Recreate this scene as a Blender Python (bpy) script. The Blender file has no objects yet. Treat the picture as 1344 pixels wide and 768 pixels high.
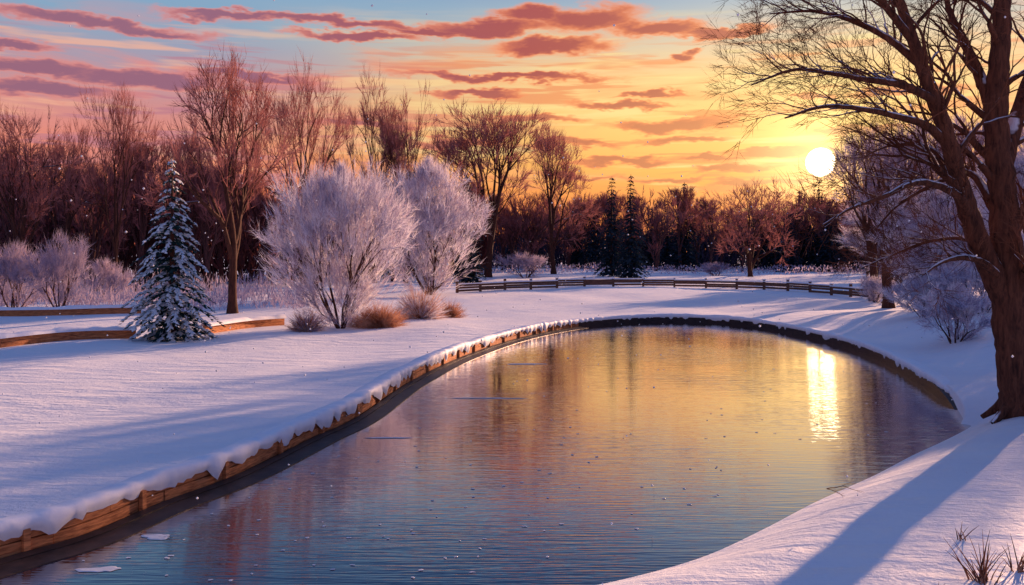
import bpy, math, random
import numpy as np
rng=np.random.default_rng(7); random.seed(7)
F=1164.0; H=4.0; HY=330.0
def G(px,py,z=0.0):
    Y=F*(H-z)/(py-HY); return np.array([(px-672)*Y/F,Y,z])
def A(px,py,Y):
    return np.array([(px-672)*Y/F,Y,H+(HY-py)*Y/F])
scene=bpy.context.scene
scene.view_settings.view_transform='Standard'; scene.view_settings.look='None'; scene.view_settings.exposure=0
COL=scene.collection
# ------------------------------------------------------------ nodes helper
class NT:
    def __init__(s,nt): s.nt=nt; s.n=nt.nodes; s.l=nt.links
    def set(s,sock,v):
        if isinstance(v,bpy.types.NodeSocket): s.l.new(v,sock)
        elif v is not None:
            try: sock.default_value=v
            except Exception: sock.default_value=tuple(v)+(1,)
    def m(s,op,a,b=None,c=None,clamp=False):
        n=s.n.new('ShaderNodeMath'); n.operation=op; n.use_clamp=clamp
        for i,v in enumerate((a,b,c)):
            if v is not None: s.set(n.inputs[i],v)
        return n.outputs[0]
    def v(s,op,a,b=None,c=None):
        n=s.n.new('ShaderNodeVectorMath'); n.operation=op
        for i,x in enumerate((a,b,c)):
            if x is not None: s.set(n.inputs[i],x)
        return n.outputs['Value'] if op in('LENGTH','DOT_PRODUCT') else n.outputs[0]
    def mix(s,f,a,b,mode='MIX'):
        n=s.n.new('ShaderNodeMix'); n.data_type='RGBA'; n.blend_type=mode
        s.set(n.inputs[0],f)
        for i,x in ((6,a),(7,b)):
            if isinstance(x,(tuple,list)): x=tuple(x[:3])+(1,)
            s.set(n.inputs[i],x)
        return n.outputs[2]
    def ramp(s,f,stops,interp='LINEAR'):
        n=s.n.new('ShaderNodeValToRGB'); cr=n.color_ramp; cr.interpolation=interp
        while len(cr.elements)>1: cr.elements.remove(cr.elements[-1])
        cr.elements[0].position=stops[0][0]; cr.elements[0].color=tuple(stops[0][1])+(1,)
        for p,c in stops[1:]:
            e=cr.elements.new(p); e.color=tuple(c)+(1,)
        s.set(n.inputs[0],f); return n.outputs[0]
    def mr(s,x,a,b,c=0.,d=1.,smooth=True):
        n=s.n.new('ShaderNodeMapRange'); n.interpolation_type='SMOOTHSTEP' if smooth else 'LINEAR'
        s.set(n.inputs[0],x)
        for i,q in enumerate((a,b,c,d)): n.inputs[i+1].default_value=q
        return n.outputs[0]
    def noise(s,vec,scale,detail=3,rough=.5,dist=0):
        n=s.n.new('ShaderNodeTexNoise'); n.inputs['Scale'].default_value=scale; n.inputs['Detail'].default_value=detail
        n.inputs['Roughness'].default_value=rough; n.inputs['Distortion'].default_value=dist
        if vec is not None: s.set(n.inputs['Vector'],vec)
        return n.outputs[0]
    def comb(s,x,y,z):
        n=s.n.new('ShaderNodeCombineXYZ')
        for i,q in enumerate((x,y,z)): s.set(n.inputs[i],q)
        return n.outputs[0]
    def sep(s,v):
        n=s.n.new('ShaderNodeSeparateXYZ'); s.set(n.inputs[0],v); return n.outputs
def new_mat(name):
    m=bpy.data.materials.new(name); m.use_nodes=True
    t=NT(m.node_tree); b=m.node_tree.nodes['Principled BSDF']
    return m,t,b
def bump(t,b,h,strength,dist):
    n=t.n.new('ShaderNodeBump'); n.inputs['Strength'].default_value=strength; n.inputs['Distance'].default_value=dist
    t.set(n.inputs['Height'],h); t.l.new(n.outputs[0],b.inputs['Normal'])
def pos(t): return t.n.new('ShaderNodeNewGeometry').outputs['Position']
def obj(t): return t.n.new('ShaderNodeTexCoord').outputs['Object']

def mat_snow():
    m,t,b=new_mat('snow'); p=pos(t)
    n1=t.noise(p,.35,4); n2=t.noise(p,9,5,.6); n3=t.noise(p,60,3,.6)
    c=t.ramp(n1,[(.3,(.78,.80,.85)),(.6,(.88,.87,.87))])
    t.set(b.inputs['Base Color'],c); b.inputs['Roughness'].default_value=.6
    b.inputs['Specular IOR Level'].default_value=.25
    str_=t.noise(t.v('MULTIPLY',p,(.5,1.6,1)),1.1,5,.55,.4)
    h=t.m('ADD',t.m('MULTIPLY',str_,1.0),t.m('ADD',t.m('MULTIPLY',n2,.16),t.m('MULTIPLY',n3,.04)))
    bump(t,b,h,.8,.16)
    return m
def mat_plain(name,c1,c2,scale=3,rough=.8,bs=.3,bd=.02,stretch=(1,1,1)):
    m,t,b=new_mat(name); p=t.v('MULTIPLY',obj(t),stretch)
    n=t.noise(p,scale,5,.6)
    t.set(b.inputs['Base Color'],t.ramp(n,[(.3,c1),(.7,c2)])); b.inputs['Roughness'].default_value=rough
    b.inputs['Specular IOR Level'].default_value=.2
    if bs: bump(t,b,n,bs,bd)
    return m
def mat_bark(name,c1,c2,snow=.0,th=.55):
    m,t,b=new_mat(name); o=obj(t)
    n=t.noise(t.v('MULTIPLY',o,(5,5,.9)),2.2,5,.65,.6)
    c=t.ramp(n,[(.3,c1),(.68,c2)])
    if snow>0:
        g=t.n.new('ShaderNodeNewGeometry'); z=t.sep(g.outputs['Normal'])[2]
        nn=t.noise(o,1.3,3,.6)
        k=t.mr(t.m('ADD',z,t.m('MULTIPLY',t.m('SUBTRACT',nn,.5),1.6)),th,th+.18,0,snow)
        c=t.mix(k,c,(.82,.84,.9))
    t.set(b.inputs['Base Color'],c); b.inputs['Roughness'].default_value=.85; b.inputs['Specular IOR Level'].default_value=.2
    bump(t,b,n,.8,.06)
    return m
def mat_leaf(name,c1,c2,scale=.8,trans=.25):
    m,t,b=new_mat(name); n=t.noise(obj(t),scale,1,.6)
    c=t.ramp(n,[(.35,c1),(.65,c2)])
    df=t.n.new('ShaderNodeBsdfDiffuse'); t.l.new(c,df.inputs[0]); out=df.outputs[0]
    if trans:
        tr=t.n.new('ShaderNodeBsdfTranslucent'); t.l.new(c,tr.inputs[0]); mx=t.n.new('ShaderNodeMixShader')
        mx.inputs[0].default_value=trans; t.l.new(out,mx.inputs[1]); t.l.new(tr.outputs[0],mx.inputs[2]); out=mx.outputs[0]
    t.n.remove(b); t.l.new(out,t.n['Material Output'].inputs[0])
    return m
SNOW=mat_snow()
SNOWCAP=mat_plain('snow_cap',(.8,.82,.88),(.9,.9,.9),6,.6,.4,.02)
BARK=mat_bark('bark_dark',(.028,.011,.008),(.11,.04,.025),.9,.9)
BARKH=mat_bark('bark_warm',(.03,.012,.009),(.20,.075,.04),.95,.50)
BARKF=mat_bark('bark_far',(.045,.017,.017),(.14,.058,.048))  # lighter than near bark, distance haze put into the colour
TWIG=mat_leaf('twig_mauve',(.27,.10,.09),(.50,.22,.19),.8,.3)  # mauve twigs, pinker albedo also stands in for the backlit glow
TWIGH=mat_leaf('twig_brown',(.08,.032,.02),(.24,.10,.06),.8,0)
TWIGF=mat_leaf('twig_far',(.23,.085,.085),(.42,.18,.17),.2,.25)  # far twigs, reddish backlit glow put into the albedo too
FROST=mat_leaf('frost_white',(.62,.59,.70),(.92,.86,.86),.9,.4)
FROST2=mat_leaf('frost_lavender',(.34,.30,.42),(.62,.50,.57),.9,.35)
RUST=mat_leaf('dry_twig_rust',(.34,.13,.07),(.7,.42,.28),2,.3)
NEED=mat_leaf('spruce_needles',(.012,.035,.038),(.04,.09,.08),2.5,0)
NEEDF=mat_leaf('spruce_needles_far',(.014,.028,.04),(.04,.062,.078),1,0)  # bluer than the near needles, haze painted into the colour
SNOWN=mat_leaf('spruce_snow',(.75,.78,.82),(.93,.9,.85),3,.15)
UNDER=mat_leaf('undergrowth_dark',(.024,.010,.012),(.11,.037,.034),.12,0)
UNDERB=mat_leaf('undergrowth_blue',(.022,.025,.042),(.08,.06,.09),.12,0)  # bluish haze of the far trees painted into the undergrowth colour
WOOD=mat_plain('wood_plank',(.22,.065,.025),(.78,.31,.12),3.2,.75,.6,.02,(1,1,9))
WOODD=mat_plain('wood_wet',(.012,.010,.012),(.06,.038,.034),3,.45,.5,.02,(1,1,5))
WOODF=mat_plain('wood_fence',(.08,.04,.026),(.22,.10,.06),3,.8,.3,.02,(1,1,4))
ICE=mat_plain('ice_patch',(.5,.56,.62),(.8,.8,.82),4,.4,.2,.01)

# ------------------------------------------------------------ mesh accumulator
class Acc:
    def __init__(s): s.V=[];s.nv=0;s.F=[];s.M=[];s.mats=[]
    def mi(s,m):
        if m not in s.mats: s.mats.append(m)
        return s.mats.index(m)
    def add(s,V,Fc,mat):
        V=np.asarray(V,float); s.V.append(V); Fc=np.asarray(Fc)+s.nv
        s.F.extend(Fc.tolist()); s.M.extend([s.mi(mat)]*len(Fc)); s.nv+=len(V)
    def tube(s,pts,rad,n,mat):
        pts=np.asarray(pts,float); rad=np.asarray(rad,float); k=len(pts)
        t=np.gradient(pts,axis=0); t/=np.linalg.norm(t,axis=1)[:,None]+1e-9
        mt=abs(t.mean(0)); ref=np.array([0,0,1.]) if mt[2]<.75*np.linalg.norm(mt) else np.array([1.,0,0])
        a=np.cross(t,ref); a/=np.linalg.norm(a,axis=1)[:,None]+1e-9; b=np.cross(t,a)
        an=np.arange(n)*2*math.pi/n
        ring=pts[:,None]+rad[:,None,None]*(np.cos(an)[None,:,None]*a[:,None]+np.sin(an)[None,:,None]*b[:,None])
        i=np.arange(k-1)[:,None]*n; j=np.arange(n)[None]; j2=(j+1)%n
        q=np.stack([i+j,i+j2,i+n+j2,i+n+j],-1).reshape(-1,4)
        s.add(ring.reshape(-1,3),q,mat)
    def tris(s,P,D,W,mat):
        P=np.asarray(P,float);D=np.asarray(D,float);m=len(P)
        if m==0:return
        sd=np.cross(D,rng.normal(size=(m,3))); sd/=np.linalg.norm(sd,axis=1)[:,None]+1e-9; sd*=(np.broadcast_to(W,(m,))/2)[:,None]
        V=np.stack([P-sd,P+sd,P+D],1).reshape(-1,3)
        s.add(V,np.arange(3*m).reshape(-1,3),mat)
    def blades(s,P,D,W,mat,lift=0.):
        P=np.asarray(P,float);D=np.asarray(D,float);m=len(P)
        sd=np.cross(D,np.array([0,0,1.])+rng.normal(0,.25,(m,3))); sd/=np.linalg.norm(sd,axis=1)[:,None]; sd*=(np.broadcast_to(W,(m,))/2)[:,None]
        up=np.array([0,0,lift]); 
        mid=P+D*.45
        V=np.stack([P,mid-sd-up,P+D-up,mid+sd-up,mid+up],1).reshape(-1,3)
        b=np.arange(m)[:,None]*5
        f=np.stack([b+np.array([[0,1,4]]),b+np.array([[1,2,4]]),b+np.array([[2,3,4]]),b+np.array([[3,0,4]])],1).reshape(-1,3)
        s.add(V,f,mat)
    def box(s,c,hx,hy,hz,yaw,mat):
        cx,sx=math.cos(yaw),math.sin(yaw); V=[]
        for z in(-hz,hz):
            for x,y in((-hx,-hy),(hx,-hy),(hx,hy),(-hx,hy)):
                V.append((c[0]+x*cx-y*sx,c[1]+x*sx+y*cx,c[2]+z))
        s.add(V,[(0,3,2,1),(4,5,6,7),(0,1,5,4),(1,2,6,5),(2,3,7,6),(3,0,4,7)],mat)
    def sweep(s,path,prof,mat,closed=True,caps=True):
        P,N=path; k=len(P); pr=np.asarray(prof,float); m=pr.shape[-2]
        if pr.ndim==2: pr=np.broadcast_to(pr,(k,)+pr.shape)
        V=np.zeros((k,m,3)); V[:,:,0]=P[:,None,0]+N[:,None,0]*pr[:,:,0]; V[:,:,1]=P[:,None,1]+N[:,None,1]*pr[:,:,0]; V[:,:,2]=P[:,None,2]+pr[:,:,1]
        f=[]
        for i in range(k-1):
            for j in range(m if closed else m-1):
                j2=(j+1)%m; f.append((i*m+j,i*m+j2,(i+1)*m+j2,(i+1)*m+j))
        s.add(V.reshape(-1,3),f,mat)
        if caps and closed and m==4:
            s.F.append([s.nv-4,s.nv-3,s.nv-2,s.nv-1]); s.M.append(s.mi(mat))
            s.F.append([s.nv-k*m+3,s.nv-k*m+2,s.nv-k*m+1,s.nv-k*m]); s.M.append(s.mi(mat))
    def mesh(s,name,smooth=True):
        me=bpy.data.meshes.new(name); V=np.concatenate(s.V)
        me.from_pydata(V.tolist(),[],s.F)
        for m in s.mats: me.materials.append(m)
        me.polygons.foreach_set('material_index',s.M)
        me.polygons.foreach_set('use_smooth',[smooth]*len(s.F)); me.update(); return me
def place(me,name,loc=(0,0,0),rot=0,scale=(1,1,1),parent=None):
    o=bpy.data.objects.new(name,me); o.location=loc; o.rotation_euler=(0,0,rot); o.scale=scale
    COL.objects.link(o)
    if parent: o.parent=parent
    return o
def empty(name):
    o=bpy.data.objects.new(name,None); COL.objects.link(o); return o

# ------------------------------------------------------------ pond outline
WZ=-0.46
wall=[(-260,752),(-120,722),(0,690),(100,664),(200,627),(300,594),(400,551),(460,526),(530,485),(600,455),(680,432),(760,419),(850,413),(930,414),(1000,420),(1080,435),(1150,455),(1210,484),(1246,506),(1264,526)]
bank=[(1258,558),(1225,575),(1180,595),(1130,620),(1050,655),(980,690),(900,725),(800,752),(710,770),(600,800),(440,850)]
pts=[G(*p)[:2] for p in wall]+[G(p[0],p[1],WZ)[:2] for p in bank]+[np.array([-3.5,8.6]),np.array([-6.2,8.2]),np.array([-8.6,9.0]),np.array([-9.2,10.2])]
slope=[0]*(len(wall)-1)+[.3]+[1]*len(bank)+[1,1,1,.5]
def resample(P,S,n):
    P=np.array(P);S=np.array(S,float); m=len(P); out=[];so=[]
    for i in range(m):
        p0,p1,p2,p3=P[(i-1)%m],P[i],P[(i+1)%m],P[(i+2)%m]
        for u in np.linspace(0,1,30,endpoint=False):
            out.append(.5*((2*p1)+(-p0+p2)*u+(2*p0-5*p1+4*p2-p3)*u*u+(-p0+3*p1-3*p2+p3)*u**3)); so.append(S[i]*(1-u)+S[(i+1)%m]*u)
    out=np.array(out);so=np.array(so); cl=np.vstack([out,out[:1]]); L=np.r_[0,np.cumsum(np.linalg.norm(np.diff(cl,axis=0),axis=1))]
    s=np.linspace(0,L[-1],n,endpoint=False); sc=np.r_[so,so[0]]
    return np.stack([np.interp(s,L,cl[:,0]),np.interp(s,L,cl[:,1])],1),np.interp(s,L,sc),L[-1]
OUT,SL,PL=resample(pts,slope,1100)
CEN=np.array([4.5,25.])
tan=np.roll(OUT,-1,0)-np.roll(OUT,1,0); tan/=np.linalg.norm(tan,axis=1)[:,None]
NOR=np.stack([-tan[:,1],tan[:,0]],1)
if ((OUT-CEN)*NOR).sum()<0: NOR=-NOR
DIR=(OUT-CEN)/np.linalg.norm(OUT-CEN,axis=1)[:,None]
def wav(x,y):
    return .5*np.sin(x*.31+y*.17+1)+.35*np.sin(x*.13-y*.41+2)+.3*np.sin(x*.7+y*.23)+.25*np.sin(-x*.45+y*.83+.5)
SA=OUT[::3]; SB=np.roll(SA,-1,0)-SA; SB2=(SB**2).sum(1)
def dist_pond(x,y):
    P=np.stack([x,y],1); o=np.empty(len(P))
    for i in range(0,len(P),4000):
        q=P[i:i+4000,None]-SA[None]; u=np.clip((q*SB).sum(-1)/SB2,0,1)
        o[i:i+4000]=np.sqrt(((q-u[...,None]*SB)**2).sum(-1)).min(1)
    return o
def terrain(x,y,d=None):
    x=np.atleast_1d(np.asarray(x,float)); y=np.atleast_1d(np.asarray(y,float))
    if d is None: d=dist_pond(x,y)
    f=np.clip((d-.4)/3,0,1); f=f*f*(3-2*f)
    hill=1.6*np.exp(-(((x-25)/6.5)**2+((y-38)/14)**2))+.6*np.exp(-(((x-15)/3.2)**2+((y-15)/6)**2))
    far=np.clip((y-70)/60,0,1)
    return f*(.13*wav(x,y)+hill+far*.25*np.sin(x*.05+1))
def tz(x,y): return float(terrain([x],[y])[0])
def build_ground():
    ds=[0.]; s=.07
    while ds[-1]<2500: ds.append(ds[-1]+s); s=min(s*1.075,ds[-1]*.12+.05)
    ds=np.array(ds); n=len(OUT)
    V=[np.array([[CEN[0],CEN[1],-1.8]])]
    V.append(np.c_[OUT-DIR*0.06*1.0,np.full(n,-1.7)])
    for d in ds:
        P=OUT+DIR*d
        dp=dist_pond(P[:,0],P[:,1]) if d<60 else np.full(n,d)
        z=terrain(P[:,0],P[:,1],dp)
        u=np.clip(dp/1.6,0,1); sm=.7*u*u*(3-2*u)+.3*u
        zs=(WZ-.06)*(1-sm)+z; zw=z-.05*np.exp(-dp*4)
        V.append(np.c_[P,zs*SL+zw*(1-SL)])
    V=np.concatenate(V); a=Acc(); Fc=[]
    i=np.arange(n); i2=(i+1)%n
    for k in range(len(ds)):
        b0=1+k*n; b1=b0+n
        Fc.append(np.stack([b0+i,b0+i2,b1+i2,b1+i],1))
    a.add(V,np.concatenate(Fc),SNOW)
    a.F.extend(np.stack([np.zeros(n,int),1+i,1+i2],1).tolist()); a.M.extend([0]*n)
    return place(a.mesh('snow_ground'),'snow_ground')
build_ground()
def build_water():
    m,t,b=new_mat('pond_water'); p=pos(t)
    w1=t.noise(t.v('MULTIPLY',p,(.5,2.4,1)),1.3,2,.5,.3); w2=t.noise(t.v('MULTIPLY',p,(.9,9,1)),1.6,2,.5)
    h=t.m('ADD',t.m('MULTIPLY',w1,.7),t.m('MULTIPLY',w2,.95))
    calm=t.mr(t.noise(p,.14,2),.38,.62,.16,.32)
    bp=t.n.new('ShaderNodeBump'); t.l.new(calm,bp.inputs['Strength']); bp.inputs['Distance'].default_value=.02; t.l.new(h,bp.inputs['Height'])
    fr=t.n.new('ShaderNodeFresnel'); fr.inputs[0].default_value=2.1
    gl=t.n.new('ShaderNodeBsdfGlossy'); gl.inputs['Roughness'].default_value=.01; gl.inputs['Color'].default_value=(1,.97,.97,1); t.l.new(bp.outputs[0],gl.inputs['Normal'])
    b.inputs['Base Color'].default_value=(.004,.012,.035,1); b.inputs['Roughness'].default_value=.5; b.inputs['Specular IOR Level'].default_value=0
    mx=t.n.new('ShaderNodeMixShader'); t.l.new(t.m('MULTIPLY',fr.outputs[0],1.6,clamp=True),mx.inputs[0]); t.l.new(b.outputs[0],mx.inputs[1]); t.l.new(gl.outputs[0],mx.inputs[2])
    t.l.new(mx.outputs[0],t.n['Material Output'].inputs[0])
    a=Acc(); a.add([(-11,7,WZ),(18,7,WZ),(18,58,WZ),(-11,58,WZ)],[(0,1,2,3)],m); place(a.mesh('pond_water',False),'pond_water')
build_water()
# ------------------------------------------------------------ pond walls
def idx_near(px,py): 
    g=G(px,py)[:2]; return int(np.argmin(((OUT-g)**2).sum(1)))
i_end=idx_near(760,419); i_last=idx_near(1264,526)
def smooth_noise(n,step,seed):
    r=np.random.default_rng(seed); k=int(n/step)+3; v=r.random(k); x=np.arange(n)/step; i=x.astype(int); f=x-i; f=f*f*(3-2*f)
    return v[i]*(1-f)+v[i+1]*f
def build_wall():
    par=empty('wooden_pond_edging')
    ids=list(range(0,i_end)); a=Acc(); r=random.Random(3)
    step=PL/len(OUT)
    for row,(z0,z1) in enumerate(((-.245,-.04),(-.44,-.258))):
        i=0 if row==0 else 9
        while i<ids[-1]-4:
            ln=int(r.uniform(1.7,2.6)/step); e=min(i+ln,ids[-1]); sel=np.arange(i,e+1)
            P=np.c_[OUT[sel],np.zeros(len(sel))].copy(); P[0,:2]+=tan[sel[0]]*.008; P[-1,:2]-=tan[sel[-1]]*.008
            o=r.uniform(-.012,.012)
            a.sweep((P,NOR[sel]),[(-.14+o,z0),(-.008,z0),(-.008,z1),(-.14+o,z1+r.uniform(-.01,.005))],WOOD)
            i=e
    place(a.mesh('boards',False),'boards',parent=par)
    a=Acc(); i=4
    while i<ids[-1]:
        c=OUT[i]-NOR[i]*.185; yaw=math.atan2(tan[i][1],tan[i][0])
        a.box((c[0],c[1],-.36),.05,.038,.27,yaw,WOOD); i+=int(2.3/step)
    place(a.mesh('posts',False),'posts',parent=par)
    a=Acc(); sel=np.arange(0,ids[-1])
    P=np.c_[OUT[sel],np.zeros(len(sel))]
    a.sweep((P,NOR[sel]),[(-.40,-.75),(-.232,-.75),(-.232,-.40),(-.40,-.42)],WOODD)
    a.sweep((P,NOR[sel]),[(-.86,-.75),(-.41,-.75),(-.41,-.435),(-.84,-.445)],WOODD)  # outer shelf added to widen the ledge over the snow cap's bright reflection
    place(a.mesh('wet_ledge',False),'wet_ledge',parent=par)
    par2=empty('dark_stone_pond_kerb')
    a=Acc(); sel=np.arange(i_end-2,i_last+8); P=np.c_[OUT[sel],np.zeros(len(sel))]
    e=np.clip((i_last+6-sel)/45.,0,1); e=e*e*(3-2*e); pr=np.zeros((len(sel),4,2))
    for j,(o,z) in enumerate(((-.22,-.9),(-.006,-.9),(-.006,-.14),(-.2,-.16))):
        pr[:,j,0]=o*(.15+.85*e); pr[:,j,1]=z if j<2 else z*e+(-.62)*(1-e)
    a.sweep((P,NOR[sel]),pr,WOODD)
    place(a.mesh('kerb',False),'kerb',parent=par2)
    sel=np.arange(0,i_last+1); k=len(sel)
    s1=smooth_noise(k,2.2,1); s2=smooth_noise(k,7,2); s3=smooth_noise(k,1.1,5); s4=smooth_noise(k,13,8)
    drip=.03+.26*np.clip(s1*1.4-.45,0,1)*(.3+s2)+.05*s3; top=.05+.12*s2*s4+.07*s1; over=.16+.12*s1*s2+.04*s3
    w_=np.clip((i_end-sel)/30,0,1); drip=drip*(.5+.5*w_)+.10*(1-w_); top=top*(.6+.4*w_)
    ee=np.clip((i_last-sel)/45.,0,1); ee=ee*ee*(3-2*ee)
    m=14; ang=np.linspace(0,1,m); pr=np.zeros((k,m,2))
    for j,u in enumerate(ang):
        if u<.6:
            q=u/.6; pr[:,j,0]=.55-(.55+over*.8)*q; pr[:,j,1]=-.07+(top+.05)*np.sin(q*math.pi*.55)
        else:
            q=(u-.6)/.4; pr[:,j,0]=-over*.8-over*.35*np.sin(q*math.pi*.8)+q*.03; pr[:,j,1]=-.07+(top+.05)*.98*(1-q)**.7-drip*q
    pr[:,:,0]=pr[:,:,0]*ee[:,None]+.25*(1-ee[:,None]); pr[:,:,1]=pr[:,:,1]*ee[:,None]-.35*(1-ee[:,None])
    a=Acc(); a.sweep((np.c_[OUT[sel],np.zeros(k)],NOR[sel]),pr,SNOWCAP,closed=False)
    place(a.mesh('snow_cap'),'snow_cap',parent=par)
build_wall()
# ------------------------------------------------------------ ice patches
def build_ice():
    a=Acc(); r=np.random.default_rng(4)
    items=[(205,705,.26,.06),(130,748,.25,.06),(640,523,1.0,.04),(510,575,.45,.03),(690,478,.9,.07)]
    for _ in range(260):
        px,py=r.uniform(60,1180),r.uniform(460,765); items.append((px,py,r.uniform(.012,.04),r.uniform(.008,.016)))
    for px,py,w,h in items:
        c=G(px,py,WZ)
        d=((OUT-c[:2])**2).sum(1); i=d.argmin()
        if ((c[:2]-OUT[i])*NOR[i]).sum()>-(.9+w*.1): continue
        n=26; an=np.arange(n)*2*math.pi/n; ph=r.random(3)*6; rr=1+.25*np.sin(2*an+ph[0])+.14*np.sin(3*an+ph[1])+.08*np.sin(7*an+ph[2])+.04*r.normal(size=n)
        V=np.c_[c[0]+np.cos(an)*w*rr,c[1]+np.sin(an)*h*rr*2.0,np.full(n,WZ+.006)]
        V=np.vstack([V,np.c_[c[0]+(V[:,0]-c[0])*.8,c[1]+(V[:,1]-c[1])*.8,np.full(n,WZ+.012)]])
        f=[(j,(j+1)%n,n+(j+1)%n,n+j) for j in range(n)]
        a.add(V,f,ICE); a.F.append([a.nv-n+j for j in range(n)]); a.M.append(0)
    place(a.mesh('ice_patches',False),'ice_patches')
build_ice()

# ------------------------------------------------------------ trees
def nrm(v): return v/(np.linalg.norm(v)+1e-9)
def grow(a,p,d,L,r,lev,mx,pr,tips):
    k=pr.get('seg',4); P=[p]; up=pr['up']*(1 if lev<4 else pr.get('uptip',1))
    for i in range(k):
        d=nrm(d+rng.normal(0,pr['wob'],3)+np.array([0,0,up])); p=p+d*L/k; P.append(p)
    r2=r*pr['taper'] if lev<mx else r*.25; ns=8 if lev<=1 else (5 if lev<=3 else 3)
    a.tube(P,np.linspace(r,r2,k+1),ns,pr['bark'] if lev<mx-1 else pr['twig'])
    if lev>=mx-pr.get('tl',0): 
        for q in P[pr.get('t0',2):]: tips.append((q,d))
    if lev>=mx: return
    n=3 if rng.random()<pr.get('tri',.35) else 2; az=rng.random()*6.28
    e1=nrm(np.cross(d,[.3,.2,1.])); e2=np.cross(d,e1)
    for c in range(n):
        ang=pr['ang']*rng.uniform(.6,1.25); 
        if c==0: ang*=.6
        th=az+c*6.283/n+rng.normal(0,.3)
        dd=nrm(d*math.cos(ang)+(e1*math.cos(th)+e2*math.sin(th))*math.sin(ang))
        grow(a,p,dd,L*pr['lr']*rng.uniform(.75,1.15),r2*(.85 if c==0 else .68),lev+1,mx,pr,tips)
    if lev>=1 and rng.random()<pr.get('side',.6):
        j=rng.integers(1,k); th=rng.random()*6.28; ang=pr['ang']*1.6
        dd=nrm(d*math.cos(ang)+(e1*math.cos(th)+e2*math.sin(th))*math.sin(ang))
        grow(a,P[j],dd,L*pr['lr']*.7,r2*.5,min(lev+2,mx),mx,pr,tips)
def sprays(a,tips,n,length,width,jit,mat,up=.1,fork=True):
    P=np.array([t[0] for t in tips]);D=np.array([t[1] for t in tips])
    P=np.repeat(P,n,0);D=np.repeat(D,n,0); m=len(P)
    D=D+rng.normal(0,jit,(m,3))+np.array([0,0,up]); D/=np.linalg.norm(D,axis=1)[:,None]
    Ls=length*rng.uniform(.4,1.2,m)
    a.tris(P+rng.normal(0,.02,(m,3)),D*Ls[:,None],width,mat)
    if fork:
        Q=P+D*Ls[:,None]*.5; D2=D+rng.normal(0,.4,(m,3)); D2/=np.linalg.norm(D2,axis=1)[:,None]
        a.tris(Q,D2*(Ls*.6)[:,None],width*.7,mat)
def norm_scale(a,height,width):
    V=np.concatenate(a.V); zr=np.percentile(V[:,2],99.8); c=V[:,:2][V[:,2]>zr*.5].mean(0)
    w=np.percentile(np.abs(V[:,:2]-c),98.)
    f=np.array([width/2/w,width/2/w,height/zr])
    z=np.clip(V[:,2]/zr,0,1)
    V[:,0]-=c[0]*z; V[:,1]-=c[1]*z
    V=V*f; a.V=[V]
def bare_mesh(name,height,width,trunk=.30,mx=6,ang=.42,tr=.022,bark=BARK,twig=TWIG,nsp=2,up=.05,lr=.80,tw=.03,side=.5,n0=4):
    a=Acc(); tips=[]
    pr=dict(wob=.08,up=up,uptip=1.2,taper=.78,ang=ang,lr=lr,bark=bark,twig=twig,side=side,tri=.4)
    r0=tr*10
    P=[np.zeros(3)]; d=np.array([0,0,1.])
    for i in range(5):
        d=nrm(d+rng.normal(0,.04,3)); P.append(P[-1]+d*10*trunk/5)
    rad=np.linspace(r0*1.05,r0*.8,6); rad[0]*=1.6; P[0][2]-=.3
    a.tube(P,rad,10,bark)
    p=P[-1]
    for c in range(n0):
        th=c*6.283/n0+rng.normal(0,.4); an=ang*rng.uniform(.5,1.15) if c else .08
        dd=np.array([math.sin(an)*math.cos(th),math.sin(an)*math.sin(th),math.cos(an)])
        grow(a,p-np.array([0,0,rng.uniform(0,1.2)*(c>0)]),dd,10*.19,r0*(.62 if c else .75),1,mx,pr,tips)
    sprays(a,tips,nsp,.75,tw,.28,twig,.12)
    norm_scale(a,height,width)
    return a.mesh(name)
def put(me,name,px,py,rot=None,sc=(1,1,1)):
    g=G(px,py); return place(me,name,(g[0],g[1],tz(g[0],g[1])-.05),rng.random()*6 if rot is None else rot,sc)
named=[(305,411,66,165,6),(396,396,82,95,6),(152,388,112,95,6),(492,372,92,95,6),(532,372,112,85,6),(640,366,132,110,6),(727,362,168,100,6),(985,364,236,112,6),(28,392,140,120,6),(86,385,160,80,6),(228,380,165,90,6)]
for i,(px,pb,pt,w,mx) in enumerate(named):
    Y=F*H/(pb-HY); hh=(pb-pt)*Y/F; ww=w*Y/F*1.18
    flat=(px==985)
    me=bare_mesh('bare_tree',hh,ww,trunk=.10 if flat else .25,mx=mx,ang=.55 if flat else .50,tr=.023 if Y<70 else .021,tw=.028 if Y<90 else .036,up=.03)
    put(me,'bare_tree',px,pb)
for X,Y,h,w in((25.5,60,13,7),(29,71,13.5,7),(32,64,14,8),(40,66,15,8),(47,62,15,9),(52,74,16,9),(36,74,15,8)):  # several of these added, some out of view, for shadow streaks on left snow
    me=bare_mesh('bare_tree',h,w,trunk=.3,tr=.028,twig=FROST2 if X<41 else TWIG); place(me,'bare_tree',(X,Y,tz(X,Y)-.05),rng.random()*6)

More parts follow.
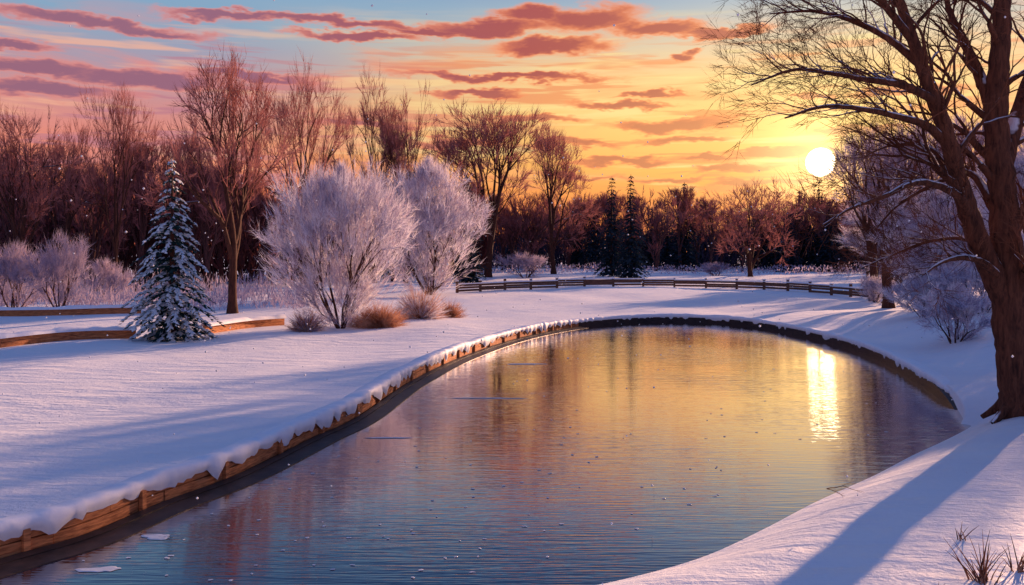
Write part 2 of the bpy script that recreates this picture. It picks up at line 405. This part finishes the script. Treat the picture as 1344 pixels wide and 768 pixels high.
def cat(P,n=8):
    P=np.array(P); m=len(P); out=[]
    Q=np.vstack([2*P[0]-P[1],P,2*P[-1]-P[-2]])
    for i in range(m-1):
        p0,p1,p2,p3=Q[i],Q[i+1],Q[i+2],Q[i+3]
        for u in np.linspace(0,1,n,endpoint=False):
            out.append(.5*((2*p1)+(-p0+p2)*u+(2*p0-5*p1+4*p2-p3)*u*u+(-p0+3*p1-3*p2+p3)*u**3))
    out.append(P[-1]); return np.array(out)
def hero():
    a=Acc(); tips=[]
    Y0=21.5
    limbs=[
     ([(1342,560,0),(1337,520,0),(1329,450,0),(1325,380,0),(1320,310,0),(1313,230,.1),(1308,150,.2),(1312,70,.2),(1318,-20,.4),(1325,-130,.5)],.50,.16,13,1.9),
     ([(1322,400,0),(1300,355,-.1),(1278,300,-.3),(1258,235,-.5),(1240,170,-.7),(1215,100,-.9),(1190,30,-1.),(1160,-60,-1.2),(1140,-140,-1)],.25,.05,15,1.9),
     ([(1312,235,.1),(1330,170,.5),(1352,100,1.),(1385,20,1.3),(1410,-80,1.5)],.2,.05,8,1.8),
     ([(1308,165,.2),(1290,110,.5),(1268,60,.8),(1245,10,1.2),(1235,-60,1.6)],.15,.03,9,1.6),
     ([(1245,190,-.6),(1215,165,-.9),(1175,152,-1.3),(1130,143,-1.6),(1080,140,-1.9),(1030,155,-2.)],.10,.018,12,1.1),
     ([(1224,130,-.9),(1185,112,-1.2),(1140,105,-1.),(1090,96,-.8),(1040,92,-.6),(985,112,-.4)],.09,.016,14,1.25),
     ([(1208,85,-.9),(1165,50,-.5),(1120,28,0),(1070,15,.4),(1010,18,.8)],.085,.016,17,1.4),
     ([(1195,50,-1),(1155,0,-1.3),(1110,-40,-1.8),(1060,-60,-2.2)],.08,.018,12,1.5),
     ([(1270,285,-.4),(1262,262,-.8),(1235,245,-1.3),(1200,240,-1.8),(1160,258,-2.1),(1120,272,-2.4),(1080,295,-2.6)],.11,.014,13,1.),
     ([(1300,262,.1),(1280,232,.5),(1262,228,.9),(1225,242,1.2),(1180,268,1.6),(1150,300,1.9)],.10,.014,11,.9),
     ([(1318,370,-.1),(1290,345,-.6),(1262,338,-1.1),(1235,345,-1.4),(1210,362,-1.6)],.10,.014,9,.8),
     ([(1320,330,.1),(1340,290,.2),(1370,240,.3),(1420,180,.4)],.13,.02,6,1.2),
     ([(1325,420,0),(1345,370,-.4),(1375,330,-.8),(1430,300,-1.4)],.12,.02,6,1.),
     ([(1262,250,-.5),(1228,200,.2),(1198,190,.6),(1165,192,1.),(1135,205,1.3)],.07,.014,9,.8),
     ([(1285,320,-.3),(1255,312,.3),(1215,318,.8),(1170,335,1.2),(1130,352,1.4)],.06,.012,9,.9),
    ]
    pr=dict(wob=.13,up=.008,taper=.76,ang=.44,lr=.86,bark=BARKH,twig=TWIGH,side=.5,tri=.15,t0=3)
    for pts_,r0,r1,nc,cl in limbs:
        P=cat([A(x,y,Y0+dy) for x,y,dy in pts_],8); k=len(P)
        P[1:-1]+=rng.normal(0,r0*.04,(k-2,3))
        u=np.linspace(0,1,k); rad=r0*(1-u)**.9+r1
        if r0==.5: 
            rad=.34*(1-u)**.8+.13; rad[:6]+=np.array([.26,.18,.12,.07,.04,.02])
        a.tube(P,rad,14 if r0>.2 else 8,BARKH)
        nc=int(nc*1.25)
        for c in range(nc):
            lo=.30 if r0>.2 else .15
            f=lo+(.98-lo)*(c+rng.random()*.6)/nc; i=min(int(f*(k-1)),k-2)
            d=nrm(P[i+1]-P[i]); s=rng.normal(size=3); s=nrm(s-d*s.dot(d)); s[2]=abs(s[2])*.6+.1; s=nrm(s)
            dd=nrm(d*.85+s*.7)
            grow(a,P[i],dd,cl*(1-.4*f)*rng.uniform(.7,1.15)*.66,max(rad[i]*.36,.018),3,6,pr,tips)
        tips.append((P[-1],nrm(P[-1]-P[-2])))
    sprays(a,tips,2,.55,.012,.3,TWIGH,.0)
    base=A(1342,552,Y0); base[2]=tz(base[0],base[1])
    for th in np.linspace(0,6.28,7)[:-1]:
        d=np.array([math.cos(th+.3),math.sin(th+.3),0]); P=[base+d*.2+np.array([0,0,.6]),base+d*.42+np.array([0,0,.22]),base+d*.62+np.array([0,0,.02]),base+d*.9-np.array([0,0,.2])]
        a.tube(cat(P,4),np.linspace(.18,.06,13),8,BARKH)
    place(a.mesh('large_bare_tree'),'large_bare_tree')
hero()

# frosted trees
def frost_mesh(name,h,w,n=1800,stems=8,bark=BARKF,c1=FROST,c2=FROST2,lng=.8,tw=.028,low=.03,k=4,mx=6,nsp=5):
    a=Acc(); tips=[]
    pr=dict(wob=.10,up=.045,taper=.75,ang=.40,lr=.80,bark=bark,twig=c2,side=.7,tri=.5,tl=1,t0=1)
    for c in range(stems):
        th=c*6.283/stems+rng.normal(0,.3); an=rng.uniform(.08,.75)
        d=np.array([math.sin(an)*math.cos(th),math.sin(an)*math.sin(th),math.cos(an)])
        grow(a,np.array([.12*math.cos(th),.12*math.sin(th),-.1]),d,h*.25*rng.uniform(.8,1.2),h*.011,2,mx,pr,tips)
    half=tips[::2]
    sprays(a,half,nsp,lng*h/8,tw,.42,c1,.08); sprays(a,tips[1::2],max(1,nsp//2),lng*h/8,tw,.38,c2,.08)
    norm_scale(a,h,w*1.05)
    ph=rng.random(8)*6
    m=n*3; t=rng.random(m)**.85; th=rng.random(m)*6.283; rf=rng.random(m)**.5
    env=np.sqrt(np.clip(1-((t-.38)/.60)**2,0,1))*np.where(t<.38,.55+.45*t/.38,1)
    lump=.9+.20*np.sin(th*2+ph[0]+t*3)+.14*np.sin(th*5+ph[1]-t*9)+.10*np.sin(t*17+ph[2]+th*2)+.08*rng.normal(size=m)
    R=w/2*env*lump*rf; P=np.stack([R*np.cos(th),R*np.sin(th),(low+t*(1-low))*h*.95],1)
    q=P/h*14
    den=np.sin(q[:,0]+ph[3])*np.sin(q[:,1]+ph[4])*np.sin(q[:,2]*1.1+ph[5])+.5*np.sin(q[:,0]*2.3+q[:,2]+ph[6])*np.sin(q[:,1]*2.1-q[:,2]+ph[7])
    keep=(den+rng.normal(0,.35,m))>.1; P=P[keep][:n]
    D=P-np.array([0,0,-.05*h]); D/=np.linalg.norm(D,axis=1)[:,None]
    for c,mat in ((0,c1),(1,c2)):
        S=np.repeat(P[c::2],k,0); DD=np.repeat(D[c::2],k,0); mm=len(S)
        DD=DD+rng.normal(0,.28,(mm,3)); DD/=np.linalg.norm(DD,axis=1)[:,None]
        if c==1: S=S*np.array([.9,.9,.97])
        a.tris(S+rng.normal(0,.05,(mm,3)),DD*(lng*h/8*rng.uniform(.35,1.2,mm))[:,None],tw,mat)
    return a.mesh(name)
def frost(px,pb,pt,wpx,name='frosted_tree',**kw):
    Y=F*H/(pb-HY); me=frost_mesh(name,(pb-pt)*Y/F,wpx*Y/F,**kw); return put(me,name,px,pb)
frost(448,430,214,190,n=2800,bark=BARK)
frost(563,388,210,145,n=2600,tw=.04,bark=BARK)
frost(1228,425,262,140,n=1700)
frost(1330,412,205,180,n=1900,tw=.035)
frost(1180,372,235,110,n=1100,tw=.06)
for px,pb,pt,w in((18,408,318,80),(78,408,306,85),(140,395,338,60),(1290,445,368,95),(1215,438,378,80),(1255,462,385,85),(1362,500,395,70),(1380,450,340,120),(-60,405,320,100),(940,362,344,36),(690,366,332,60),(1150,398,362,50)):
    frost(px,pb,pt,w,name='frosted_shrub',n=300,stems=6,lng=1.2,c1=FROST if px>1000 else FROST2,mx=5,tw=.024,bark=BARK if px>1100 else BARKF)
def fan(px,pb,pt,wpx,c,n=700,name='dry_shrub'):
    Y=F*H/(pb-HY); h=(pb-pt)*Y/F; w=wpx*Y/F; a=Acc()
    for q,mt in enumerate(c):
        th=rng.random(n)*6.283; el=np.arccos(rng.random(n)*.97); D=np.stack([np.sin(el)*np.cos(th)*w/2,np.sin(el)*np.sin(th)*w/2,np.cos(el)*h+.05],1)
        L=rng.uniform(.5,1.08,n); P=D*rng.uniform(0,.35,n)[:,None]; Dn=D*L[:,None]-P+rng.normal(0,.10,(n,3))
        a.tris(P,Dn,.035,mt)
        Q=P+Dn*.55; a.tris(Q,Dn*.4+rng.normal(0,.14,(n,3)),.022,mt)
    put(a.mesh(name),name,px,pb)
fan(552,420,372,90,(RUST,FROST)); fan(500,430,394,84,(RUST,RUST)); fan(402,434,402,60,(RUST,FROST2),400); fan(590,416,390,52,(RUST,RUST),400); fan(470,428,408,40,(RUST,FROST),300)
def hedge():
    a=Acc(); m=9000; px=rng.uniform(-250,400,m); Y=rng.uniform(60,78,m); X=(px-672)*Y/F
    hh=(1.1+.7*np.sin(X*.9)+.5*np.sin(X*2.3+1))*rng.random(m)
    P=np.stack([X,Y,np.clip(hh,0,9)+terrain(X,Y)],1); D=rng.normal(0,.35,(m,3))+np.array([0,0,1.]); D/=np.linalg.norm(D,axis=1)[:,None]
    a.tris(P,D*rng.uniform(.4,1.0,m)[:,None],.06,FROST2); place(a.mesh('frosted_hedge'),'frosted_hedge')
hedge()

def spruce_mesh(name,h,R,whorls,nb,nbl,snow=True,need=NEED,bl=.34):
    a=Acc(); a.tube([(0,0,-.2),(0,0,h*.5),(0,0,h)],[h*.022,h*.013,.01],8,BARK)
    PS=[];DS=[];WS=[];PP=[];PD=[];PW=[]
    for i in range(whorls):
        u=i/(whorls-1); z=h*(.05+.94*u**.95); Rz=R*((1-u)**.82)+.06*R
        Rz*=rng.uniform(.84,1.12); n=max(4,int(nb*(1-.55*u)))
        for j in range(n):
            th=6.283*(j+rng.random()*.7)/n+i*.9; Lb=Rz*rng.uniform(.75,1.15); o=np.array([math.cos(th),math.sin(th),0]); sd=np.array([-o[1],o[0],0])
            k=max(4,int(nbl*Lb/R)); zz=z+rng.normal(0,h*.008); sn=rng.random()
            for q in range(k):
                f=(q+rng.random()*.8)/k; p=o*Lb*f+np.array([0,0,zz+.10*Lb*f-.55*Lb*f*f])
                side=rng.choice([-1,1]); an=rng.uniform(.1,1.1)
                d=o*math.cos(an)+sd*side*math.sin(an)+np.array([0,0,-.35+rng.normal(0,.15)])
                ln=bl*rng.uniform(.6,1.1)*(.55+.45*(1-u))*(1.15-.4*f); PS.append(p);DS.append(d*ln);WS.append(ln*.42)
                if snow and rng.random()<(.85 if f>.45 else .3)*(1 if sn>.3 else .1):
                    PP.append(p+np.array([0,0,.06]));PD.append(d*ln*.85);PW.append(ln*.65)
    a.blades(PS,DS,np.array(WS),need,.01)
    if snow: a.blades(PP,PD,np.array(PW),SNOWN,.045)
    a.tris(np.zeros((6,3))+np.array([0,0,h*.97]),np.array([0,0,.05*h])+rng.normal(0,.05,(6,3)),.06,SNOWN if snow else need)
    return a.mesh(name)
put(spruce_mesh('spruce_tree',8.1,2.05,20,13,38,bl=.40),'spruce_tree',226,446)
far_sp=spruce_mesh('spruce_far',13.,2.9,26,12,16,False,NEEDF,1.0)
far_sp2=spruce_mesh('spruce_far_b',13.,3.6,22,12,16,False,NEEDF,1.1)
for px,pb,pt in((803,366,236),(828,368,233),(613,372,232)):
    Y=F*H/(pb-HY); s=(pb-pt)*Y/F/13; put(far_sp,'spruce_tree',px,pb,sc=(s*.8,s*.8,s))

# ------------------------------------------------------------ distant tree line
line=empty('distant_tree_line')
protos=[bare_mesh('far_bare_%d'%i,16,w,trunk=t,mx=5,ang=an,tr=.018,bark=BARKF,twig=TWIGF,nsp=3,tw=.05,n0=5) for i,(w,t,an) in enumerate(((9,.25,.42),(7,.32,.36),(11,.15,.5),(8,.2,.42)))]
def scatter(n,px0,px1,y0,y1,h0,h1):
    for i in range(n):
        Y=rng.uniform(y0,y1); px=px0+(px1-px0)*(i+rng.random())/n; X=(px-672)*Y/F; h=rng.uniform(h0,h1)/16
        place(protos[rng.integers(4)],'tree_%d'%len(line.children),(X,Y,tz(X,Y)-.1),rng.random()*6,(h*rng.uniform(.8,1.1),h*rng.uniform(.8,1.1),h),line)
scatter(42,-350,340,88,140,11,17)
scatter(16,330,620,110,160,11,17)
scatter(40,600,1150,165,230,11,18)
scatter(36,1130,1800,100,200,11,17)
for px,pt,Y in((898,240,180),(876,262,190),(1022,262,200),(1050,250,190),(1075,236,195),(1098,248,185),(1120,244,190),(1000,266,210),(920,268,210),(780,266,190),(760,270,200),(855,272,200),(955,275,220),(700,280,200),(1150,262,170),(670,284,190),(1035,264,180),(1088,264,180),(590,270,170)):
    X=(px-672)*Y/F; h=(330-pt)*Y/F+4; s=h/13
    place(far_sp2 if Y>185 else far_sp,'spruce_%d'%len(line.children),(X,Y,-.1),rng.random()*6,(s*.95,s*.95,s),line)
def woodland():
    a=Acc()
    def band(m,px0,px1,y0,y1,h0,h1,w,mat):
        px=rng.uniform(px0,px1,m);Y=rng.uniform(y0,y1,m);X=(px-672)*Y/F
        top=h0+(h1-h0)*(.5+.25*np.sin(X*.11)+.15*np.sin(X*.37+1)+.1*np.sin(X*.9))
        z=top*rng.random(m)**.9*.8
        P=np.stack([X,Y,z-.2],1); D=rng.normal(0,.33,(m,3))+np.array([0,0,1.]); D/=np.linalg.norm(D,axis=1)[:,None]
        a.tris(P,D*(top*rng.uniform(.12,.3,m))[:,None],w,mat)
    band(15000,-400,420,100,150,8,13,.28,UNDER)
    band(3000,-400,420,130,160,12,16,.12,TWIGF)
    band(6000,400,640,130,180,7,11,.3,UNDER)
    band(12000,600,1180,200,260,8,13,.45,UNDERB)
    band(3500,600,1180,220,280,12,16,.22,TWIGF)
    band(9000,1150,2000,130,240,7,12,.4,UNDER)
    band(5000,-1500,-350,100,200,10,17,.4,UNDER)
    band(2500,600,1150,150,175,1.2,2.5,.25,FROST2)
    place(a.mesh('undergrowth'),'undergrowth',parent=line)
woodland()

# ------------------------------------------------------------ fences
def rail_fence(name,pix,hgt,step,rails,th):
    P=cat([G(*p) for p in pix],12); L=np.r_[0,np.cumsum(np.linalg.norm(np.diff(P,axis=0),axis=1))]
    n=int(L[-1]/step); s=np.linspace(0,L[-1],n+1); Q=np.stack([np.interp(s,L,P[:,i]) for i in range(2)],1)
    Z=terrain(Q[:,0],Q[:,1]); par=empty(name); a=Acc(); b=Acc()
    for i in range(n+1):
        c=Q[i]; t=Q[min(i+1,n)]-Q[max(i-1,0)]; yaw=math.atan2(t[1],t[0]); hz=hgt*rng.uniform(.95,1.2)
        a.box((c[0],c[1],Z[i]+hz/2-.15),.10,.10,hz/2+.15,yaw,WOODF)
        b.box((c[0],c[1],Z[i]+hz+.05),.13,.13,.046,yaw,SNOWCAP)
    for i in range(n):
        c=(Q[i]+Q[i+1])/2; t=Q[i+1]-Q[i]; yaw=math.atan2(t[1],t[0]); nn=np.array([-t[1],t[0]])/np.linalg.norm(t)*-.135
        if nn[1]>0: nn=-nn
        for r in rails:
            a.box((c[0]+nn[0],c[1]+nn[1],(Z[i]+Z[i+1])/2+hgt*r+rng.normal(0,.025)),np.linalg.norm(t)/2-.01,.03,th/2,yaw+rng.normal(0,.004),WOODF)
        b.box((c[0]+nn[0],c[1]+nn[1],(Z[i]+Z[i+1])/2+hgt*rails[-1]+th/2+.06),np.linalg.norm(t)/2-.01,.07,.05,yaw,SNOWCAP)
    place(a.mesh('posts_and_rails',False),'posts_and_rails',parent=par); place(b.mesh('snow_on_rails',False),'snow_on_rails',parent=par)
rail_fence('wooden_rail_fence',[(600,385),(660,382),(760,379),(870,378),(980,380),(1080,386),(1168,395)],.95,3.3,(.25,.50,.74),.2)
def low_wall(name,pix,hgt):
    P=cat([G(*p) for p in pix],14); k=len(P); t=np.gradient(P[:,:2],axis=0); t/=np.linalg.norm(t,axis=1)[:,None]; N=np.stack([-t[:,1],t[:,0]],1)
    P=P.copy(); P[:,2]=terrain(P[:,0],P[:,1]); par=empty(name); a=Acc()
    for z0,z1 in((-.1,hgt*.48),(hgt*.5,hgt)):
        i=0
        while i<k-1:
            e=min(i+int(rng.integers(4,8)),k-1); a.sweep((P[i:e+1],N[i:e+1]),[(-.08+rng.normal(0,.008),z0),(.08,z0),(.08,z1),(-.08,z1)],WOOD); i=e
    place(a.mesh('boards',False),'boards',parent=par); b=Acc()
    s=smooth_noise(k,2,9); pr=np.zeros((k,8,2))
    for j in range(8):
        an=math.pi*j/7; pr[:,j,0]=.2*math.cos(an)*(1+.2*s); pr[:,j,1]=hgt-.04+(.14+.09*s)*math.sin(an)
    b.sweep((P,N),pr,SNOWCAP,closed=False); place(b.mesh('snow_cap'),'snow_cap',parent=par)
low_wall('wooden_garden_edging',[(-150,470),(0,458),(90,450),(178,445)],.42)
low_wall('wooden_garden_edging',[(268,438),(320,431),(372,426)],.42)
low_wall('wooden_garden_edging',[(-150,420),(0,417),(100,416),(185,413)],.4)

def tuft(px,py,n,h,name='dry_grass_tuft'):
    g=G(px,py,0.05); a=Acc()
    for i in range(n):
        th=rng.random()*6.28; l=h*rng.uniform(.4,1); lean=rng.uniform(.1,.7); p=np.array([rng.normal(0,.05),rng.normal(0,.05),-.05])
        P=[p+np.array([math.cos(th)*lean,math.sin(th)*lean,1.])*l*u+np.array([math.cos(th),math.sin(th),-.6])*.2*l*u*u for u in(0,.35,.7,1.)]
        a.tube(P,[.009,.008,.005,.001],4,RUST if i%2 else TWIGH)
    place(a.mesh(name),name,(g[0],g[1],tz(g[0],g[1])-.02))
tuft(1290,750,40,.75); tuft(1335,738,22,.5); tuft(1225,770,16,.3); tuft(1262,700,8,.35)
def fallen():
    a=Acc(); tips=[]; g=G(1085,655,-.15)
    pr=dict(wob=.15,up=0,taper=.7,ang=.5,lr=.7,bark=TWIGH,twig=TWIGH,side=.6)
    grow(a,np.array([0,0,.12]),np.array([1,.1,-.05]),.3,.010,4,6,pr,tips); grow(a,np.array([0,0,.12]),np.array([.3,-.8,.0]),.2,.008,4,6,pr,tips)
    place(a.mesh('fallen_twig'),'fallen_twig',(g[0],g[1],-.10))
fallen()
def flakes():
    a=Acc(); r=np.random.default_rng(11); n=480
    Y=r.uniform(9,60,n); X=(r.uniform(-200,1544,n)-672)*Y/F; Z=r.uniform(0.0,1,n)**1.5*9
    o=np.array([(1,0,0),(-1,0,0),(0,1,0),(0,-1,0),(0,0,1),(0,0,-1)],float); f=[(0,2,4),(2,1,4),(1,3,4),(3,0,4),(2,0,5),(1,2,5),(3,1,5),(0,3,5)]
    for x,y,z in zip(X,Y,Z): a.add(o*r.uniform(.010,.022)*(.6+y/28)+np.array([x,y,z]),f,SNOWCAP)
    place(a.mesh('falling_snow'),'falling_snow')
flakes()

# ------------------------------------------------------------ world
w=bpy.data.worlds.new("World"); scene.world=w; w.use_nodes=True; t=NT(w.node_tree); t.n.clear()
SUN_EL=math.radians(12); SUN_AZ=math.radians(38)
d0=t.n.new('ShaderNodeTexCoord').outputs['Generated']; d=t.v('NORMALIZE',d0); x,y,z=t.sep(d)[0:3]
az=t.m('ARCTAN2',x,y)
zc=t.m('MAXIMUM',z,0.0)
rA=t.ramp(zc,[(0,(.94,.18,.04)),(.05,(1.,.27,.06)),(.09,(1.,.45,.10)),(.14,(1.,.60,.18)),(.19,(.96,.62,.27)),(.235,(.60,.55,.46)),(.265,(.34,.45,.56)),(.31,(.13,.25,.50)),(.37,(.03,.08,.22)),(.5,(.045,.10,.28)),(1,(.12,.21,.52))])
rB=t.ramp(zc,[(0,(.74,.13,.07)),(.06,(.92,.22,.10)),(.10,(.88,.26,.16)),(.15,(.66,.28,.27)),(.19,(.44,.32,.40)),(.23,(.26,.39,.54)),(.28,(.21,.39,.58)),(.33,(.09,.19,.40)),(.39,(.028,.06,.17)),(.5,(.045,.10,.28)),(1,(.12,.21,.52))])
wa=t.m('ABSOLUTE',t.m('SUBTRACT',az,.24)); fB=t.mr(t.m('ADD',wa,t.m('MULTIPLY',t.m('SUBTRACT',t.noise(t.comb(t.m('MULTIPLY',az,2),t.m('MULTIPLY',z,9),0),1.5,2),.5),.3)),.17,.62)
base=t.mix(fB,rA,rB)
back=t.mr(y,.35,-.3); base=t.mix(back,base,t.ramp(zc,[(0,(.20,.19,.36)),(.15,(.18,.20,.42)),(.4,(.10,.17,.42)),(1,(.12,.21,.52))]))
cv=t.comb(t.m('MULTIPLY',az,3.2),t.m('MULTIPLY',z,26),0.)
n1=t.noise(cv,1.3,4,.64,.5); wash=t.m('MULTIPLY',t.mr(n1,.47,.67),t.mr(zc,.02,.08)); wash=t.m('MULTIPLY',wash,t.mr(zc,.27,.20,0,.8))
washc=t.mix(fB,(1.,.43,.16),(.78,.28,.25)); base=t.mix(wash,base,washc)
n2=t.noise(t.comb(t.m('ADD',t.m('MULTIPLY',az,6.5),3.1),t.m('MULTIPLY',z,85),1.7),1.,3,.6,.3)
fine=t.m('MULTIPLY',t.mr(n2,.52,.62),t.mr(zc,.03,.07)); fine=t.m('MULTIPLY',fine,t.mr(zc,.25,.19,0,.75))
base=t.mix(fine,base,t.mix(fB,(.86,.26,.10),(.52,.20,.26)))
n3=t.noise(t.comb(t.m('ADD',t.m('MULTIPLY',az,5.),9.1),t.m('MULTIPLY',z,60),4.7),1.,3,.6,.3)
base=t.mix(t.m('MULTIPLY',t.mr(n3,.54,.68),t.mr(zc,.28,.2,0,.65)),base,t.mix(fB,(1.,.78,.32),(.98,.48,.30)))
wn=t.n.new('ShaderNodeTexNoise'); wn.inputs['Scale'].default_value=1.; wn.inputs['Detail'].default_value=4; wn.inputs['Roughness'].default_value=.64
t.l.new(t.comb(t.m('MULTIPLY',az,15),t.m('MULTIPLY',z,44),0.),wn.inputs['Vector'])
wv=t.v('MULTIPLY',t.v('SUBTRACT',wn.outputs['Color'],(.5,.5,.5)),(.08,.036,0))
cc=t.v('ADD',t.comb(az,z,0.),wv)
clouds=[(640,36,95,11),(770,26,80,16),(700,18,60,12),(860,38,75,11),(945,42,70,7),(560,40,70,7),(720,62,80,10),(430,28,150,7),(470,48,100,6),(300,20,90,7),(120,30,140,8),(200,42,80,7),(50,92,120,9),(190,104,130,10),(60,118,130,10),(330,98,100,6),(10,60,70,6),
 (660,102,150,5.5),(630,122,70,5),(820,138,75,5),(880,164,95,8),(850,124,60,4),(900,183,55,5),(903,72,18,6),(1060,128,40,4),(820,210,80,5.5),(750,190,60,5),(960,222,55,6),(940,206,50,4),(1010,198,55,4),(700,158,55,5),(1035,238,50,4),(590,188,60,6),(1120,170,50,5),(1200,120,80,7),(480,165,80,6),(1000,240,70,4),(870,234,60,4),(760,232,60,4),(1250,200,80,6)]
mn=None
for px,py,hw,hh in clouds:
    a0=math.atan((px-672)/F); nn=math.sqrt(F*F+(px-672)**2+(330-py)**2); z0=(330-py)/nn; ia=F/hw*(1+((px-672)/F)**2); iz=F/hh
    dd=t.v('LENGTH',t.v('MULTIPLY_ADD',cc,(ia,iz,0),(-a0*ia,-z0*iz,0)))
    mn=dd if mn is None else t.m('MINIMUM',mn,dd)
msk=t.mr(mn,1.3,.7)
dark=t.mr(mn,1.1,.4)
up_=t.mr(zc,.13,.2)
cl_l=t.mix(fB,(1.,.28,.10),(.80,.26,.22)); cl_d=t.mix(fB,t.mix(up_,(.58,.16,.08),(.42,.07,.07)),(.32,.13,.20))
base=t.mix(t.m('MULTIPLY',msk,.97),base,t.mix(dark,cl_l,cl_d))
sv=np.array([405.,1164.,117.]); sv/=np.linalg.norm(sv)
dt=t.v('DOT_PRODUCT',d,tuple(sv)); dtc=t.m('MAXIMUM',dt,0.)
disc=t.mr(dt,math.cos(math.radians(.90)),math.cos(math.radians(.70)))
g1=t.m('MULTIPLY',t.m('POWER',dtc,600),.75); g2=t.m('MULTIPLY',t.m('POWER',dtc,40),.32)
base=t.mix(1.,base,t.mix(g1,(0,0,0),(1,.78,.34)),'ADD'); base=t.mix(1.,base,t.mix(g2,(0,0,0),(1,.64,.18)),'ADD')
base=t.mix(disc,base,(26,20,12))
bg=t.n.new('ShaderNodeBackground'); t.l.new(base,bg.inputs[0]); bg.inputs[1].default_value=.97
sky=t.n.new('ShaderNodeTexSky'); sky.sky_type='NISHITA'; sky.sun_disc=False; sky.sun_elevation=SUN_EL; sky.sun_rotation=SUN_AZ
bg2=t.n.new('ShaderNodeBackground'); t.l.new(sky.outputs[0],bg2.inputs[0]); bg2.inputs[1].default_value=.003
ad=t.n.new('ShaderNodeAddShader'); t.l.new(bg.outputs[0],ad.inputs[0]); t.l.new(bg2.outputs[0],ad.inputs[1])
ow=t.n.new('ShaderNodeOutputWorld'); t.l.new(ad.outputs[0],ow.inputs[0])
ld=bpy.data.lights.new('sun','SUN'); ld.energy=9.0; ld.angle=math.radians(.6); ld.color=(1,.57,.35)
lo=bpy.data.objects.new('sun',ld); COL.objects.link(lo)
import mathutils
sd=mathutils.Vector((math.sin(SUN_AZ)*math.cos(SUN_EL),math.cos(SUN_AZ)*math.cos(SUN_EL),math.sin(SUN_EL)))
lo.rotation_euler=sd.to_track_quat('Z','Y').to_euler(); lo.location=(30,30,30)
cd=bpy.data.cameras.new('camera'); co=bpy.data.objects.new('camera',cd); COL.objects.link(co)
co.location=(0,0,H); co.rotation_euler=(math.radians(90),0,0); cd.sensor_width=36; cd.lens=36*F/1344; cd.shift_y=-(384-HY)/1344
cd.clip_start=.1; cd.clip_end=5000
scene.camera=co
print('faces',sum(len(m.polygons) for m in bpy.data.meshes))
